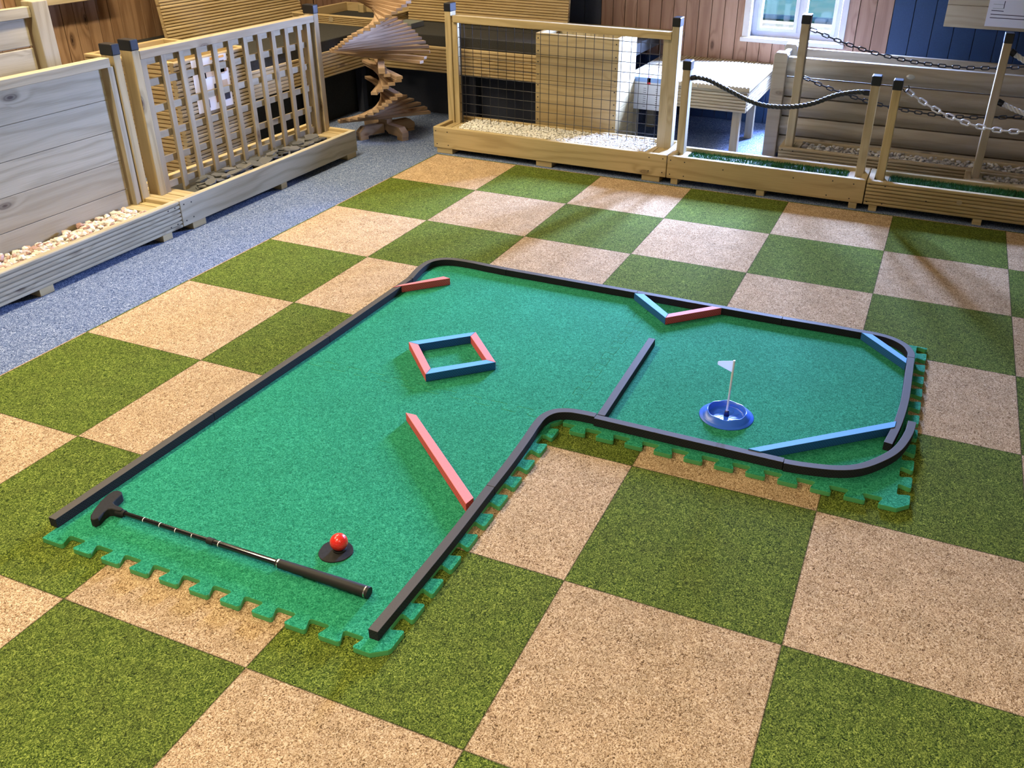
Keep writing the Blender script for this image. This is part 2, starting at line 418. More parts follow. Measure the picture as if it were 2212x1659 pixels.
# ------------------------------------------------------------------ room shell
XL, YF, XR, YN, ZC = -1.9, 1.56, 5.3, -6.6, 2.7
fl = MB().add([(XL, YN, 0), (XR, YN, 0), (XR, YF, 0), (XL, YF, 0)], [(0, 1, 2, 3)], [[(0, 0)] * 4]) or None
m = MB(); m.add([(XL - .2, YN - .2, 0), (XR + .2, YN - .2, 0), (XR + .2, YF + .2, 0), (XL - .2, YF + .2, 0), (XL - .2, YN - .2, -.1), (XR + .2, YN - .2, -.1), (XR + .2, YF + .2, -.1), (XL - .2, YF + .2, -.1)],
    [(0, 1, 2, 3), (7, 6, 5, 4), (0, 4, 5, 1), (1, 5, 6, 2), (2, 6, 7, 3), (3, 7, 4, 0)], [[(0, 0)] * 4] * 6)
o = m.build('floor', FLOOR, origin=(0, 0, 0)); struct(o); o['label'] = 'blue carpet floor with a chequered field of green and tan carpet tiles'
struct(MB().box(XL - .2, XR + .2, YN - .2, YF + .2, ZC, ZC + .1).build('ceiling', CEIL))
struct(MB().box(XL - .2, XR + .2, YN - .2, YN, 0, ZC).build('wall_near', WALLP))
struct(MB().box(XR, XR + .2, YN, YF + .2, 0, ZC).build('wall_right', WALLP))
# left wall: vertical boards
def vboards(mb, along, a0, a1, w, fx, z0, z1, skip=None, mi=lambda a: 0, th=.03):
    a = a0; k = 0
    while a < a1 - 1e-6:
        b = min(a + w, a1); spans = skip(a, b) if skip else [(z0, z1)]
        for (p, q) in spans:
            g = .0022; d = random.uniform(0, .0025)
            if along == 'y': mb.box(fx - th, fx - d, a + g, b - g, p, q, axis=2, mi=mi(a))
            else: mb.box(a + g, b - g, fx + d, fx + th, p, q, axis=2, mi=mi(a))
        a = b
m = MB(); vboards(m, 'y', YN, YF, .081, XL, 0, ZC); m.box(XL - .2, XL - .028, YN, YF + .2, 0, ZC, mi=1)
struct(m.build('wall_left', [BROWN, CHAR], bevel=.002))
# far wall: brown boards, navy painted stretch, window opening
ox0, ox1, oz0, oz1 = 1.40, 1.955, .528, 1.46
def sk(a, b):
    if b > ox0 + .001 and a < ox1 - .001: return [(0, .37), (.37, oz0), (oz1, ZC)]
    return [(0, .37), (.37, ZC)]
m = MB()
edges = [XL]; x = XL
cuts = [.17, .288, .406, ox0, ox1, 2.243, XR]
for c in cuts:
    n = max(1, round((c - edges[-1]) / (.118 if c > 2.3 or .17 < c < .41 else .083))); a0 = edges[-1]
    edges += [a0 + (c - a0) * (i + 1) / n for i in range(n)]
for a, b in zip(edges[:-1], edges[1:]):
    for (p, q) in sk(a, b):
        mi = 1 if a > 2.24 else (2 if .169 < a < .40 else 0)
        if q <= .38 and a > -.9: mi = 1
        g = .0018; d = random.uniform(0, .0025); m.box(a + g, b - g, YF + d, YF + .03, p, q, axis=2, mi=mi)
for (p, q, r, s_) in ((XL - .2, ox0, 0, ZC), (ox1, XR + .2, 0, ZC), (ox0, ox1, 0, oz0), (ox0, ox1, oz1, ZC)): m.box(p, q, YF + .028, YF + .2, r, s_, mi=2)
struct(m.build('wall_far', [ROSE, NAVY, CHAR], bevel=.0015))
struct(MB().box(.17, .985, YF - .022, YF, .512, .535).build('trim_1', SLAT, bevel=.002))
# window
w1 = bpy.data.objects.new('window_1', None); COL.objects.link(w1); w1.location = (1.68, YF, oz0); w1['_o'] = (1.68, YF, oz0); struct(w1); w1['label'] = 'white framed window in the brown boarded wall'
m = MB(); yf = YF - .012
m.box(ox0 - .038, ox0 + .004, yf, YF + .19, oz0, oz1 + .03); m.box(ox1 - .004, ox1 + .034, yf, YF + .19, oz0, oz1 + .03); m.box(ox0 - .038, ox1 + .034, yf, YF + .19, oz1, oz1 + .04)
m.build('window_trim', UPVC, w1, bevel=.003)
MB().box(ox0 - .045, ox1 + .04, YF - .03, YF + .19, oz0 - .024, oz0 + .002).build('window_sill', UPVC, w1, bevel=.004)
m = MB(); fy0, fy1 = YF + .075, YF + .125; xm = 1.700
def ring(mb, x0, x1, z0, z1, w, y0, y1):
    mb.box(x0, x0 + w, y0, y1, z0, z1); mb.box(x1 - w, x1, y0, y1, z0, z1); mb.box(x0 + w, x1 - w, y0, y1, z0, z0 + w); mb.box(x0 + w, x1 - w, y0, y1, z1 - w, z1)
ring(m, ox0 + .003, ox1 - .003, oz0 + .002, oz1, .035, fy0, fy1); m.box(xm - .014, xm + .014, fy0, fy1, oz0 + .036, oz1 - .036)
m.build('window_frame', UPVC, w1, bevel=.003)
m = MB(); ring(m, ox0 + .036, xm - .013, oz0 + .036, oz1 - .036, .022, fy0 - .014, fy1 - .01); m.build('casement', UPVC, w1, bevel=.003)
m = MB(); ring(m, xm + .013, ox1 - .036, oz0 + .036, oz1 - .036, .022, fy0 - .014, fy1 - .01); m.build('casement', UPVC, w1, bevel=.003)
MB().box(ox0 + .05, xm - .03, fy0 + .02, fy0 + .026, oz0 + .05, oz1 - .05).build('glass_pane', GLASS, w1)
MB().box(xm + .03, ox1 - .05, fy0 + .02, fy0 + .026, oz0 + .05, oz1 - .05).build('glass_pane', GLASS, w1)
# outdoors, seen through the window
o = MB().box(-8, 14, YF + .25, 16, -.25, -.15).build('ground', OUTG); struct(o)
o = MB().box(-2, 6, 6.0, 6.1, -.15, 1.3).build('garden_wall', OUTC); tag(o, 'pale teal boundary wall outside the window', 'wall')
o = MB().box(-2, 6, 5.93, 5.999, .078, .114).build('garden_rail', OUTB); tag(o, 'dark blue low rail along the wall outside the window', 'rail')
o = MB().box(-2, 6, 5.70, 5.92, -.15, .060).build('garden_step', OUTG); tag(o, 'pale step below the dark rail outside the window', 'step')

# ------------------------------------------------------------------ putting mats
P = .0867
def wave(pts_c, start, end, axis, base, amp, sgn):
    # dovetail line: runs along `axis` from start to end, with notches centred on pts_c cut to side sgn
    out = [(start, base)]
    inc = 1 if end > start else -1
    for c in pts_c:
        w0, w1 = .0165, .0255
        r = .006
        seq = [(-w0 - r * .8, 0), (-w0 - .001, r * .35), (-w0, r), (-w1 + .001, amp - r), (-w1 + .002, amp - r * .3), (-w1 + r, amp),
               (w1 - r, amp), (w1 - .002, amp - r * .3), (w1 - .001, amp - r), (w0, r), (w0 + .001, r * .35), (w0 + r * .8, 0)]
        out += [(c + inc * a, base + sgn * b) for a, b in seq]
    out.append((end, base))
    return [(a, b) if axis == 'x' else (b, a) for a, b in out]
AMP = .034
xs_f = [.8765 + P * i for i in range(10)]                       # front edge notches
ys_r = [-3.278 + P * i for i in range(10)]                      # right edge of the front mat
xs_s = [.8765 + P * i for i in range(10)]                       # seam front / rear
ys_c = [-2.29 + P * i for i in range(10)]                       # seam rear-left / rear-right
xs_c = [1.758 + P * i for i in range(11)]
ys_e = [-2.335 + P * i for i in range(11)]
XA, XB, XC = .785, 1.751, 2.717; YA, YS, YC, YB = -3.378, -2.361, -2.424, -1.437
g = .0003
seam1 = wave(xs_s, XA, 1.745, 'x', YS, AMP, -1)
front = wave(xs_f, XA + .012, XB - .035, 'x', YA, AMP, 1)
right = wave([y for y in ys_r if y < -2.44], YA + .030, -2.4315, 'y', XB, AMP, -1)
matA = front + [(XB - .004, YA + .022)] + right + [(1.747, -2.4280), (1.7205, -2.4345), (1.7180, -2.412), (1.734, -2.394)] + [(x, y - g) for x, y in seam1[::-1]]
seam2 = wave([y for y in ys_c if y < YB - .03], YS + .0, YB, 'y', 1.745, AMP, -1)
matB = [(x, y + g) for x, y in seam1[:-1]] + [(x - g, y) for x, y in seam2] + [(XA, YB)]
frontC = wave([x for x in xs_c if 1.80 < x < XC - .05], 1.7835, XC - .03, 'x', YC, AMP, 1)
rightC = wave([y for y in ys_e if y < YB - .03], YC + .03, YB, 'y', XC, AMP, -1)
matC = frontC + rightC + [(x + g, y) for x, y in seam2[::-1]] + [(1.7465, -2.390), (1.7865, -2.390), (1.7790, -2.4160), (1.7795, -2.4205)]
for poly, lab in ((matA, 'green putting mat nearest the camera, under the putter and red ball'), (matB, 'green putting mat under the red and blue diamond frame'), (matC, 'green putting mat on the right under the blue cup and flag')):
    o = MB().slab(poly, 0, .014, 0, 1).build('putting_mat', [MATE, MATF], bevel=.0011); tag(o, lab, 'mat', 'interlocking green putting mats')

# ------------------------------------------------------------------ foam kerbs
ZK0, ZK1 = .0142, .0402
def spline(pts, n=10):
    out = []
    P_ = [pts[0]] + list(pts) + [pts[-1]]
    for i in range(1, len(P_) - 2):
        p0, p1, p2, p3 = [Vector(q) for q in P_[i - 1:i + 3]]
        for k in range(n):
            t = k / n; out.append(.5 * ((2 * p1) + (p2 - p0) * t + (2 * p0 - 5 * p1 + 4 * p2 - p3) * t * t + (3 * p1 - p0 - 3 * p2 + p3) * t ** 3))
    out.append(Vector(pts[-1])); return out
def strip(pts, w):
    pts = [Vector(p) for p in pts]; L, R = [], []
    for i, p in enumerate(pts):
        t = (pts[min(i + 1, len(pts) - 1)] - pts[max(i - 1, 0)]).normalized(); nrm = Vector((-t.y, t.x))
        L.append(p + nrm * w / 2); R.append(p - nrm * w / 2)
    return [tuple(q) for q in L] + [tuple(q) for q in R[::-1]]
KW = .0235
def kerb(pts, label, z0=ZK0, curve=False):
    pts = spline(pts) if curve else pts
    o = MB().slab(strip(pts, KW), z0, z0 + ZK1 - ZK0).build('track_kerb', KERB, bevel=.001); tag(o, label, 'kerb', 'black foam track kerbs'); return o
kerb([(.790, -3.336), (.803, -2.795)], 'straight black foam kerb beside the putter head, front of the left side')
kerb([(.803, -2.794), (.819, -2.244)], 'straight black foam kerb in the middle of the long left side')
kerb([(.819, -2.243), (.824, -1.700)], 'straight black foam kerb on the left side touching the small red bar')
kerb([(.824, -1.699), (.806, -1.60), (.806, -1.53), (.828, -1.485), (.875, -1.457), (.96, -1.451), (1.04, -1.455), (1.127, -1.458)], 'curved black foam kerb round the far left corner of the mats', curve=True)
kerb([(1.128, -1.458), (1.672, -1.456)], 'straight black foam kerb on the far side left of the blue and red V')
kerb([(1.673, -1.456), (2.220, -1.456)], 'straight black foam kerb on the far side behind the blue and red V')
kerb([(2.221, -1.456), (2.36, -1.452), (2.47, -1.452), (2.55, -1.452), (2.605, -1.468), (2.645, -1.503), (2.665, -1.55), (2.667, -1.586)], 'curved black foam kerb at the far right corner beside the short blue bar', curve=True)
kerb([(2.667, -1.587), (2.668, -1.70), (2.668, -1.88), (2.658, -2.03), (2.640, -2.158)], 'black foam kerb along the right edge, its near end free', curve=True)
kerb([(2.696, -2.008), (2.690, -2.08), (2.668, -2.172), (2.632, -2.242), (2.580, -2.306), (2.52, -2.341), (2.44, -2.360), (2.386, -2.366)], 'curved black foam kerb at the near right corner, overlapping the right kerb', curve=True)
kerb([(2.385, -2.362), (2.10, -2.362), (1.836, -2.360)], 'straight black foam kerb in front of the blue cup')
kerb([(1.835, -2.352), (1.79, -2.354), (1.752, -2.360), (1.716, -2.381), (1.697, -2.42), (1.695, -2.475), (1.700, -2.552), (1.705, -2.68), (1.706, -2.789)], 'S-curved black foam kerb round the inner corner of the mats', curve=True)
kerb([(1.706, -2.790), (1.709, -3.04), (1.704, -3.342)], 'straight black foam kerb at the near right beside the putter grip', curve=True)
kerb([(1.839, -1.807), (1.849, -2.346)], 'straight black foam divider kerb with a free end, left of the cup')

def bar(poly, mat, label, z1=.042):
    o = MB().slab(poly, ZK0, z1).build('obstacle_bar', mat, bevel=.001); tag(o, label, 'obstacle bar', 'coloured foam obstacle bars'); return o
bar([(.812, -1.806), (.826, -1.774), (.936, -1.634), (.968, -1.640)], REDF, 'short red foam bar leaning on the left kerb near the far corner')
bar([(1.322, -2.568), (1.357, -2.567), (1.690, -2.853), (1.684, -2.884)], REDF, 'long red foam bar ending at the near right kerb')
D = [(1.098, -2.173), (1.269, -2.014), (1.428, -2.183), (1.261, -2.345)]; I = [(1.137, -2.176), (1.268, -2.050), (1.393, -2.180), (1.257, -2.305)]
dm = (('blue foam bar on the far left side of the diamond', BLUF), ('red foam bar on the right side of the diamond', REDF), ('blue foam bar on the near side of the diamond', BLUF), ('red foam bar on the left side of the diamond', REDF))
for k in range(4):
    j = (k + 1) % 4; e = .0006
    def tw(p, q): v = Vector(q) - Vector(p); v.normalize(); return tuple(Vector(p) + v * e)
    bar([tw(D[k], D[j]), tw(D[j], D[k]), tw(I[j], I[k]), tw(I[k], I[j])], dm[k][1], dm[k][0])
bar([(1.667, -1.477), (1.703, -1.4695), (1.8355, -1.600), (1.8355, -1.635)], BLUF, 'blue foam bar, left arm of the V against the far kerb')
bar([(1.8365, -1.599), (1.8365, -1.636), (2.001, -1.470), (1.965, -1.4695)], REDF, 'red foam bar, right arm of the V against the far kerb')
bar([(2.496, -1.4665), (2.532, -1.4655), (2.655, -1.603), (2.655, -1.640)], BLUF, 'short blue foam bar across the far right corner')
bar([(2.283, -2.349), (2.318, -2.349), (2.651, -2.064), (2.653, -2.028)], BLUF, 'long pale blue foam bar across the near right corner in front of the cup')

# ------------------------------------------------------------------ putter, tee, ball, cup
ZP = .0142
pt = thing('putter', (1.25, -3.238, ZP), 'black putter with a rubber head lying across the near mat', 'putter')
hd = [(.872, -3.297), (.862, -3.287), (.850, -3.263), (.840, -3.235), (.834, -3.205), (.836, -3.190), (.845, -3.183), (.858, -3.184), (.866, -3.192), (.870, -3.215), (.873, -3.2265), (.886, -3.2315), (.905, -3.2325), (.915, -3.2345), (.915, -3.2445), (.905, -3.2465), (.890, -3.2475), (.882, -3.252), (.882, -3.266), (.888, -3.288), (.883, -3.298)]
MB().slab(hd, ZP, .0375).build('putter_head', BLACKR, pt, bevel=.0025)
MB().tube([(.898, -3.2395, .0258), (.922, -3.2390, .0262)], [.0105, .0082], 18).build('hosel', BLACKR, pt)
sh = MB().tube([(.915, -3.239, .0262), (1.18, -3.238, .0268)], .0062, 18).build('lower_shaft', GLOSSB, pt)
for x in (.983, 1.034, 1.083, 1.133):
    MB().tube([(x - .0011, -3.2387, .02635), (x + .0011, -3.2387, .02635)], .0064, 18, caps=False).build('length_mark', WHITEP, sh)
m = MB()
for k in range(20):
    a = .990 + k * .0085
    for y in (-3.2352,): m.box(a, a + .0018, y - .0002, y + .001, .0305, .0312)
m.build('scale_ticks', WHITEP, sh)
MB().tube([(1.178, -3.238, .0268), (1.196, -3.238, .0268)], .0086, 18).build('clamp_collar', GRIP, pt)
up_ = MB().tube([(1.19, -3.238, .0268), (1.382, -3.238, .0272)], .0076, 18).build('upper_shaft', GLOSSB, pt)
MB().tube([(1.212, -3.238, .0269), (1.214, -3.238, .0269)], .0078, 18, caps=False).build('length_mark', WHITEP, up_)
gr = MB().tube([(1.378, -3.238, .0272), (1.384, -3.238, .0273), (1.46, -3.238, .0276), (1.56, -3.238, .0279), (1.625, -3.238, .0280), (1.6275, -3.238, .0280)], [.0100, .0108, .0118, .0128, .0134, .0128], 24).build('grip', GRIP, pt)
MB().tube([(1.383, -3.238, .0273), (1.386, -3.238, .0273)], .0113, 24, caps=False).build('silver_ring', CHROME, gr)
MB().tube([(1.618, -3.238, .0280), (1.621, -3.238, .0280)], .0137, 24, caps=False).build('silver_ring', CHROME, gr)
TC = (1.470, -3.139)
te = thing('tee', (TC[0], TC[1], ZP), 'flat black rubber tee disc under the red ball', 'tee')
disc = [(TC[0] + (.0405 + .0010 * math.sin(3 * a + 1) + .0008 * math.sin(7 * a)) * math.cos(a), TC[1] + (.0405 + .0010 * math.sin(3 * a + 1)) * math.sin(a)) for a in [2 * math.pi * k / 40 for k in range(40)]]
MB().slab(disc, ZP, ZP + .0028).build('tee_disc', BLACKR, te, bevel=.0007)
BC = (1.4760, -3.1315)
MB().lathe([(.009, .0), (.0165, .0), (.0155, .0045), (.0135, .0050), (.0095, .0015)], (BC[0], BC[1], ZP + .0028), 32).build('tee_nub', BLACKR, te)
bm = bmesh.new(); bmesh.ops.create_icosphere(bm, subdivisions=4, radius=.0213)
me = bpy.data.meshes.new('golf_ball'); bm.to_mesh(me); bm.free()
for p in me.polygons: p.use_smooth = True
tb = NT('ball_red_dimpled'); tb.b.inputs['Base Color'].default_value = (.80, .028, .018, 1); tb.rough(.25, .5); tb.b.inputs['Coat Weight'].default_value = .35
v = tb.n('ShaderNodeTexVoronoi'); v.inputs['Scale'].default_value = 260; tb.l(tb.n('ShaderNodeTexCoord').outputs['Object'], v.inputs['Vector']); tb.bump(tb.ramp(v.outputs['Distance'], [(.1, 0.0), (.45, 1.0)]), .45, .0008)
me.materials.append(tb.m)
o = bpy.data.objects.new('golf_ball', me); COL.objects.link(o); o.location = (BC[0], BC[1], ZP + .0028 + .0018 + .0213); tag(o, 'shiny red golf ball on the black tee', 'golf ball')
CC = (2.181, -2.158)
cu = thing('putting_cup', (CC[0], CC[1], ZP), 'round blue plastic putting cup with a white flag', 'putting cup')
wob = lambda a, r, z: (.0014 * math.cos(7 * a + .6) * max(0, (z - .010) / .010)) if z > .010 else 0
prof = [(.0005, .0015), (.046, .0015), (.0520, .003), (.0535, .006), (.0560, .0195), (.0580, .0200), (.0700, .0046), (.0720, .0034), (.0800, .0018), (.0812, .0006), (.0800, .0)]
MB().lathe(prof, (CC[0], CC[1], ZP), 72, mod=wob).build('cup_body', CUPB, cu)
m = MB()
for k in range(10):
    a0 = 2 * math.pi * k / 10
    m.tube([(CC[0] + r * math.cos(a0 + (r - .012) * 22), CC[1] + r * math.sin(a0 + (r - .012) * 22), ZP + .0015) for r in [.012 + .004 * i for i in range(8)]], .0007, 6)
m.build('swirl_ribs', CUPB, cu)
MB().lathe([(.0, .018), (.0062, .018), (.0066, .010), (.0082, .002), (.0, .002)], (CC[0], CC[1], ZP), 20).build('pole_socket', plain('socket_navy', (.008, .018, .12), .4, .4), cu)
MB().tube([(CC[0], CC[1], ZP + .015), (CC[0] + .0035, CC[1] - .002, .2045)], .0031, 14).build('flag_pole', WHITEP, cu)
fx, fy = CC[0] + .0034, CC[1] - .002; dx, dy = -.94, -.34
m = MB(); pr = [(0.003, .2035), (.0455, .2010), (.0475, .1955), (.0465, .1900), (.003, .1660)]
m.extrude([(a, b) for a, b in pr], (fx, fy, 0), (dx, dy, 0), (0, 0, 1), (-.0012 * dy, .0012 * dx, 0)); m.build('flag', FLAGM, cu)

# ------------------------------------------------------------------ stones and turf
def stones(name, T, s0, s1, d0, d1, z, n, rmin, rmax, mat, label, heap=0.0):
    bm = bmesh.new(); bmesh.ops.create_icosphere(bm, subdivisions=1, radius=1.0); base = [v.co.copy() for v in bm.verts]; faces = [[v.index for v in f.verts] for f in bm.faces]; bm.free()
    mb = MB(T)
    mb.box(s0, s1, d0, d1, z - .03, z - .004)
    mb.uv = [[(random.random(), 0)] * len(f) for f in mb.f]
    for i in range(n):
        r = random.uniform(rmin, rmax); c = (random.uniform(s0 + r * .7, s1 - r * .7), random.uniform(d0 + r * .7, d1 - r * .7), z + random.uniform(-.004, .004) + heap * random.random())
        rot = Matrix.Rotation(random.random() * 6.28, 3, 'Z') @ Matrix.Rotation(random.uniform(-.5, .5), 3, 'X') @ Matrix.Diagonal((r * random.uniform(.8, 1.35), r * random.uniform(.6, .95), r * random.uniform(.45, .8)))
        j = random.uniform(.1, .25); sd = random.random() * 9
        vs = [rot @ (b * (1 + j * math.sin(sd + 5 * b.x + 3 * b.y * sd))) + Vector(c) for b in base]; u = random.random()
        mb.add(vs, faces, [[(u, 0)] * 3] * len(faces), 0, False)
    o = mb.build(name, mat); tag(o, label, 'gravel', kind='stuff'); return o
def turf(name, T, s0, s1, d0, d1, z, n, label):
    mb = MB(T); mb.box(s0, s1, d0, d1, z - .02, z); mb.uv = [[(.1, 0)] * len(f) for f in mb.f]
    for i in range(n):
        x, y = random.uniform(s0 + .004, s1 - .004), random.uniform(d0 + .003, d1 - .003); a = random.random() * 6.28; h = random.uniform(.008, .016); w = .0016
        c, s_ = math.cos(a), math.sin(a); lx, ly = random.uniform(-.006, .006), random.uniform(-.006, .006); u = random.random()
        mb.add([(x - w * c, y - w * s_, z), (x + w * c, y + w * s_, z), (x + lx, y + ly, z + h)], [(0, 1, 2)], [[(u, 0)] * 3])
    o = mb.build(name, TURF); tag(o, label, 'artificial turf'); return o

# ------------------------------------------------------------------ left row of display fences
DL = .335; p0, p1 = .161, .225      # posts: depth range behind the front boards
f1 = planter('planter_fence', LF, -2.97, -1.602, DL, 'planter with solid board fence and pink pebbles on the left', 'planter fence', GREY, 6, ((-2.95, -2.89), (-2.352, -2.289), (-1.722, -1.667)), PINE, ((-1.73, -1.63), (-2.94, -2.84)))
post(f1, LF, -1.641, -1.602, p0, p1, .13, .793, PINE); post(f1, LF, -2.97, -2.93, p0, p1, .13, .793, PINE)
box('top_rail', GREY, f1, -2.929, -1.662, p0, p0 + .045, .709, .745, T=LF, bevel=.002)
box('side_upright', GREY, f1, -1.676, -1.648, p0 + .004, p0 + .044, .12, .709, T=LF)
m = MB(LF); z = .708
for h in (.126, .126, .125, .126, .125): m.box(-2.93, -1.692, p0 + .024, p0 + .043, z - h + .0012, z); z -= h
m.build('panel_boards', GREY, f1, bevel=.0022)
screws(f1, LF, [(-1.63, 0, .125), (-1.67, 0, .124), (-1.63, 0, .052), (-1.67, 0, .05)])
f2 = planter('planter_fence', LF, -1.598, -.228, DL, 'planter with trellis fence and dark slate pieces on the left', 'planter fence', GREY, 0, ((-1.54, -1.457), (-.911, -.864), (-.325, -.238)), PINE, ((-1.57, -1.43), (-.255, -.256 + .0)) if False else ((-1.57, -1.43), (-.37, -.256)))
post(f2, LF, -1.541, -1.501, p0, p1, .13, .796, PINE); post(f2, LF, -.243, -.204 - .0, p0, p1, .13, .797, SLAT) if False else post(f2, LF, -.284, -.244, p0, p1, .13, .797, SLAT)
box('top_rail', SLAT, f2, -1.500, -.285, p0, p0 + .045, .712, .747, T=LF, bevel=.002)
for a in (-1.500, -.350): box('side_upright', SLAT, f2, a, a + .030, p0 + .003, p0 + .040, .12, .712, T=LF)
box('side_upright', SLAT, f2, -.313, -.286, p0 + .020, p0 + .045, .12, .712, T=LF)
for zt in (.622, .510, .398, .287, .174):
    box('trellis_slat', SLAT, f2, -1.470, -.350, p0 + .020, p0 + .034, zt - .030, zt, T=LF, bevel=.001)
box('trellis_slat', SLAT, f2, -1.470, -.350, p0 + .020, p0 + .034, .682, .712, T=LF, bevel=.001)
for y in (-1.369, -1.262, -1.154, -1.048, -.942, -.835, -.729, -.624, -.519, -.413):
    box('trellis_slat', SLAT, f2, y - .014, y + .014, p0 + .004, p0 + .0195, .105, .712, T=LF, bevel=.001)
screws(f2, LF, [(-1.575, 0, .126), (-1.53, 0, .124), (-1.575, 0, .052), (-1.53, 0, .056)])
stones('pebbles', LF, -2.83, -1.735, .029, .175, .126, 560, .010, .019, PEBBLE, 'pink and white pebbles filling the planter of the solid fence', .012)
stones('pebbles', LF, -2.83, -1.735, .21, .306, .122, 200, .010, .018, PEBBLE, 'pink and white pebbles behind the solid fence boards', .006)
# slate: separate pieces laid overlapping in the trellis planter
for layer in range(3):
    cnt = (24, 22, 17)[layer]
    for i in range(cnt):
        for j in range(2):
            s = -1.355 + (i + .5 + random.uniform(-.3, .3)) * (.935 / cnt); d = .070 + j * .058 + random.uniform(-.014, .014)
            n = random.randint(5, 7); a0 = random.random() * 6.28; R_ = random.uniform(.030, .046)
            pl = [(R_ * random.uniform(.75, 1.15) * math.cos(a0 + 6.28 * q / n), R_ * .66 * random.uniform(.75, 1.15) * math.sin(a0 + 6.28 * q / n)) for q in range(n)]
            t = Matrix.Translation(Vector(LF((s, d, .114 + .0125 * layer + .004 * random.random())))) @ Matrix.Rotation(1.3 + random.uniform(-.9, .9), 4, 'Z') @ Matrix.Rotation(random.uniform(-.34, .34), 4, 'X') @ Matrix.Rotation(random.uniform(-.26, .26), 4, 'Y')
            mb = MB(lambda p, t=t: tuple(t @ Vector(p))); mb.slab(pl, 0, random.uniform(.006, .011)); u = random.random(); mb.uv = [[(u, 0)] * len(f) for f in mb.f]
            o = mb.build('slate_piece', SLATE, bevel=.0012); tag(o, 'flat dark grey slate piece in the trellis planter', 'slate', 'slate pieces in the trellis planter')
mb = MB(LF).box(-1.425, -.375, .029, DL - .029, .0425, .114); mb.uv = [[(.05, 0)] * len(f) for f in mb.f]
o = mb.build('slate_bed', SLATE); tag(o, 'dark bed of slate chips under the slate pieces in the trellis planter', 'slate bed', kind='stuff')

# fence and post behind the solid fence, far left
rf = thing('board_fence', (-1.0, -2.1, 0), 'taller board fence with a thick post behind the solid fence, top left', 'fence')
MB().box(-1.05, -.985, -1.598, -1.520, 0, .924).build('post', GREY, rf, bevel=.004)
box('top_rail', GREY, rf, -1.035, -1.0, -2.75, -1.600, .862, .904)
m = MB()
for i in range(6): m.box(-1.036, -1.014, -2.75, -1.618, .860 - .118 * (i + 1) + .006, .860 - .118 * i)
m.build('fence_boards', GREY, rf, bevel=.004)
MB().box(-1.05, -.985, -2.83, -2.752, 0, .924).build('post', GREY, rf, bevel=.004)
br_ = thing('timber_block', (-.985, -1.86, .904), 'grey timber block in a black bracket on the top rail, top left corner', 'timber block')
MB().box(-1.02, -.955, -1.90, -1.812, .922, 1.02).build('block', GREY, br_, bevel=.003)
MB().box(-1.022, -.953, -1.902, -1.810, .9045, .922).build('bracket', BLACKP, br_, bevel=.002)
o = MB().box(XL + .001, XL + .10, -.95, -.38, .775, .85).build('wall_shelf', PINE, bevel=.003); tag(o, 'small pale timber shelf on the left wall at the top edge', 'shelf')

# ------------------------------------------------------------------ tall decking planter with notices
tp = thing('tall_planter', (-1.1, -.77, 0), 'tall planter of grooved decking boards behind the trellis', 'planter')
X0, X1, Y0, Y1 = -1.39, -.82, -1.045, -.505
for i in range(5):
    zz = .0 + .1205 * i
    m = MB(lambda p: (X1 - p[1], p[0], p[2])); grooved(m, Y0, Y1, 0, zz, .119, .028, 5); m.build('side_board', SLAT, tp)
    m = MB(lambda p: (p[0], Y0 + p[1], p[2])); grooved(m, X0, X1 - .0285, 0, zz, .119, .028, 5); m.build('side_board', DECK, tp)
    m = MB(lambda p: (p[0], Y1 - p[1], p[2])); m.box(X0, X1 - .0285, 0, .028, zz, zz + .119); m.build('side_board', DECK, tp, bevel=.002)
    m = MB(); m.box(X0, X0 + .028, Y0 + .0285, Y1 - .0285, zz, zz + .119); m.build('side_board', DECK, tp, bevel=.002)
MB().box(X0 + .029, X1 - .029, Y0 + .029, Y1 - .029, .30, .32).build('inner_base', SLAT, tp)
def sheet(name, T, s0, s1, z0, z1, label, cat, marks, d=.0, group=None):
    c = T(((s0 + s1) / 2, d, z0)); root = thing(name, c, label, cat, group)
    MB(T).box(s0, s1, d - .0012, d, z0, z1).build('sheet', PAPER, root)
    for (nm, mat, a, b, e, f) in marks: MB(T).box(a, b, d - .0020, d - .0013, e, f).build(nm, mat, root)
    return root
TT = lambda p: (X1 + .0009 - p[1], p[0], p[2])
mk = [('text_line', INK, -.905, -.80, .553, .558), ('text_line', INK, -.79, -.705, .560, .565), ('picture', POR, -.80, -.70, .578, .590), ('text_line', INK, -.78, -.715, .549, .553),
      ('picture', PBGE, -.86, -.71, .500, .535), ('picture', PBRN, -.78, -.695, .508, .530), ('picture', INK, -.875, -.845, .497, .525), ('picture', INK, -.80, -.76, .440, .462), ('picture', PBGE, -.745, -.70, .435, .470),
      ('picture', INK, -.880, -.855, .415, .440), ('text_line', INK, -.80, -.71, .424, .428), ('picture', INK, -.885, -.850, .355, .395), ('picture', PBRN, -.80, -.755, .370, .415), ('picture', INK, -.735, -.695, .372, .405), ('picture', PBGE, -.745, -.69, .402, .418)]
sheet('notice_sheet', TT, -.935, -.680, .338, .594, 'white notice with pictures pinned on the tall planter behind the trellis', 'notice', mk)

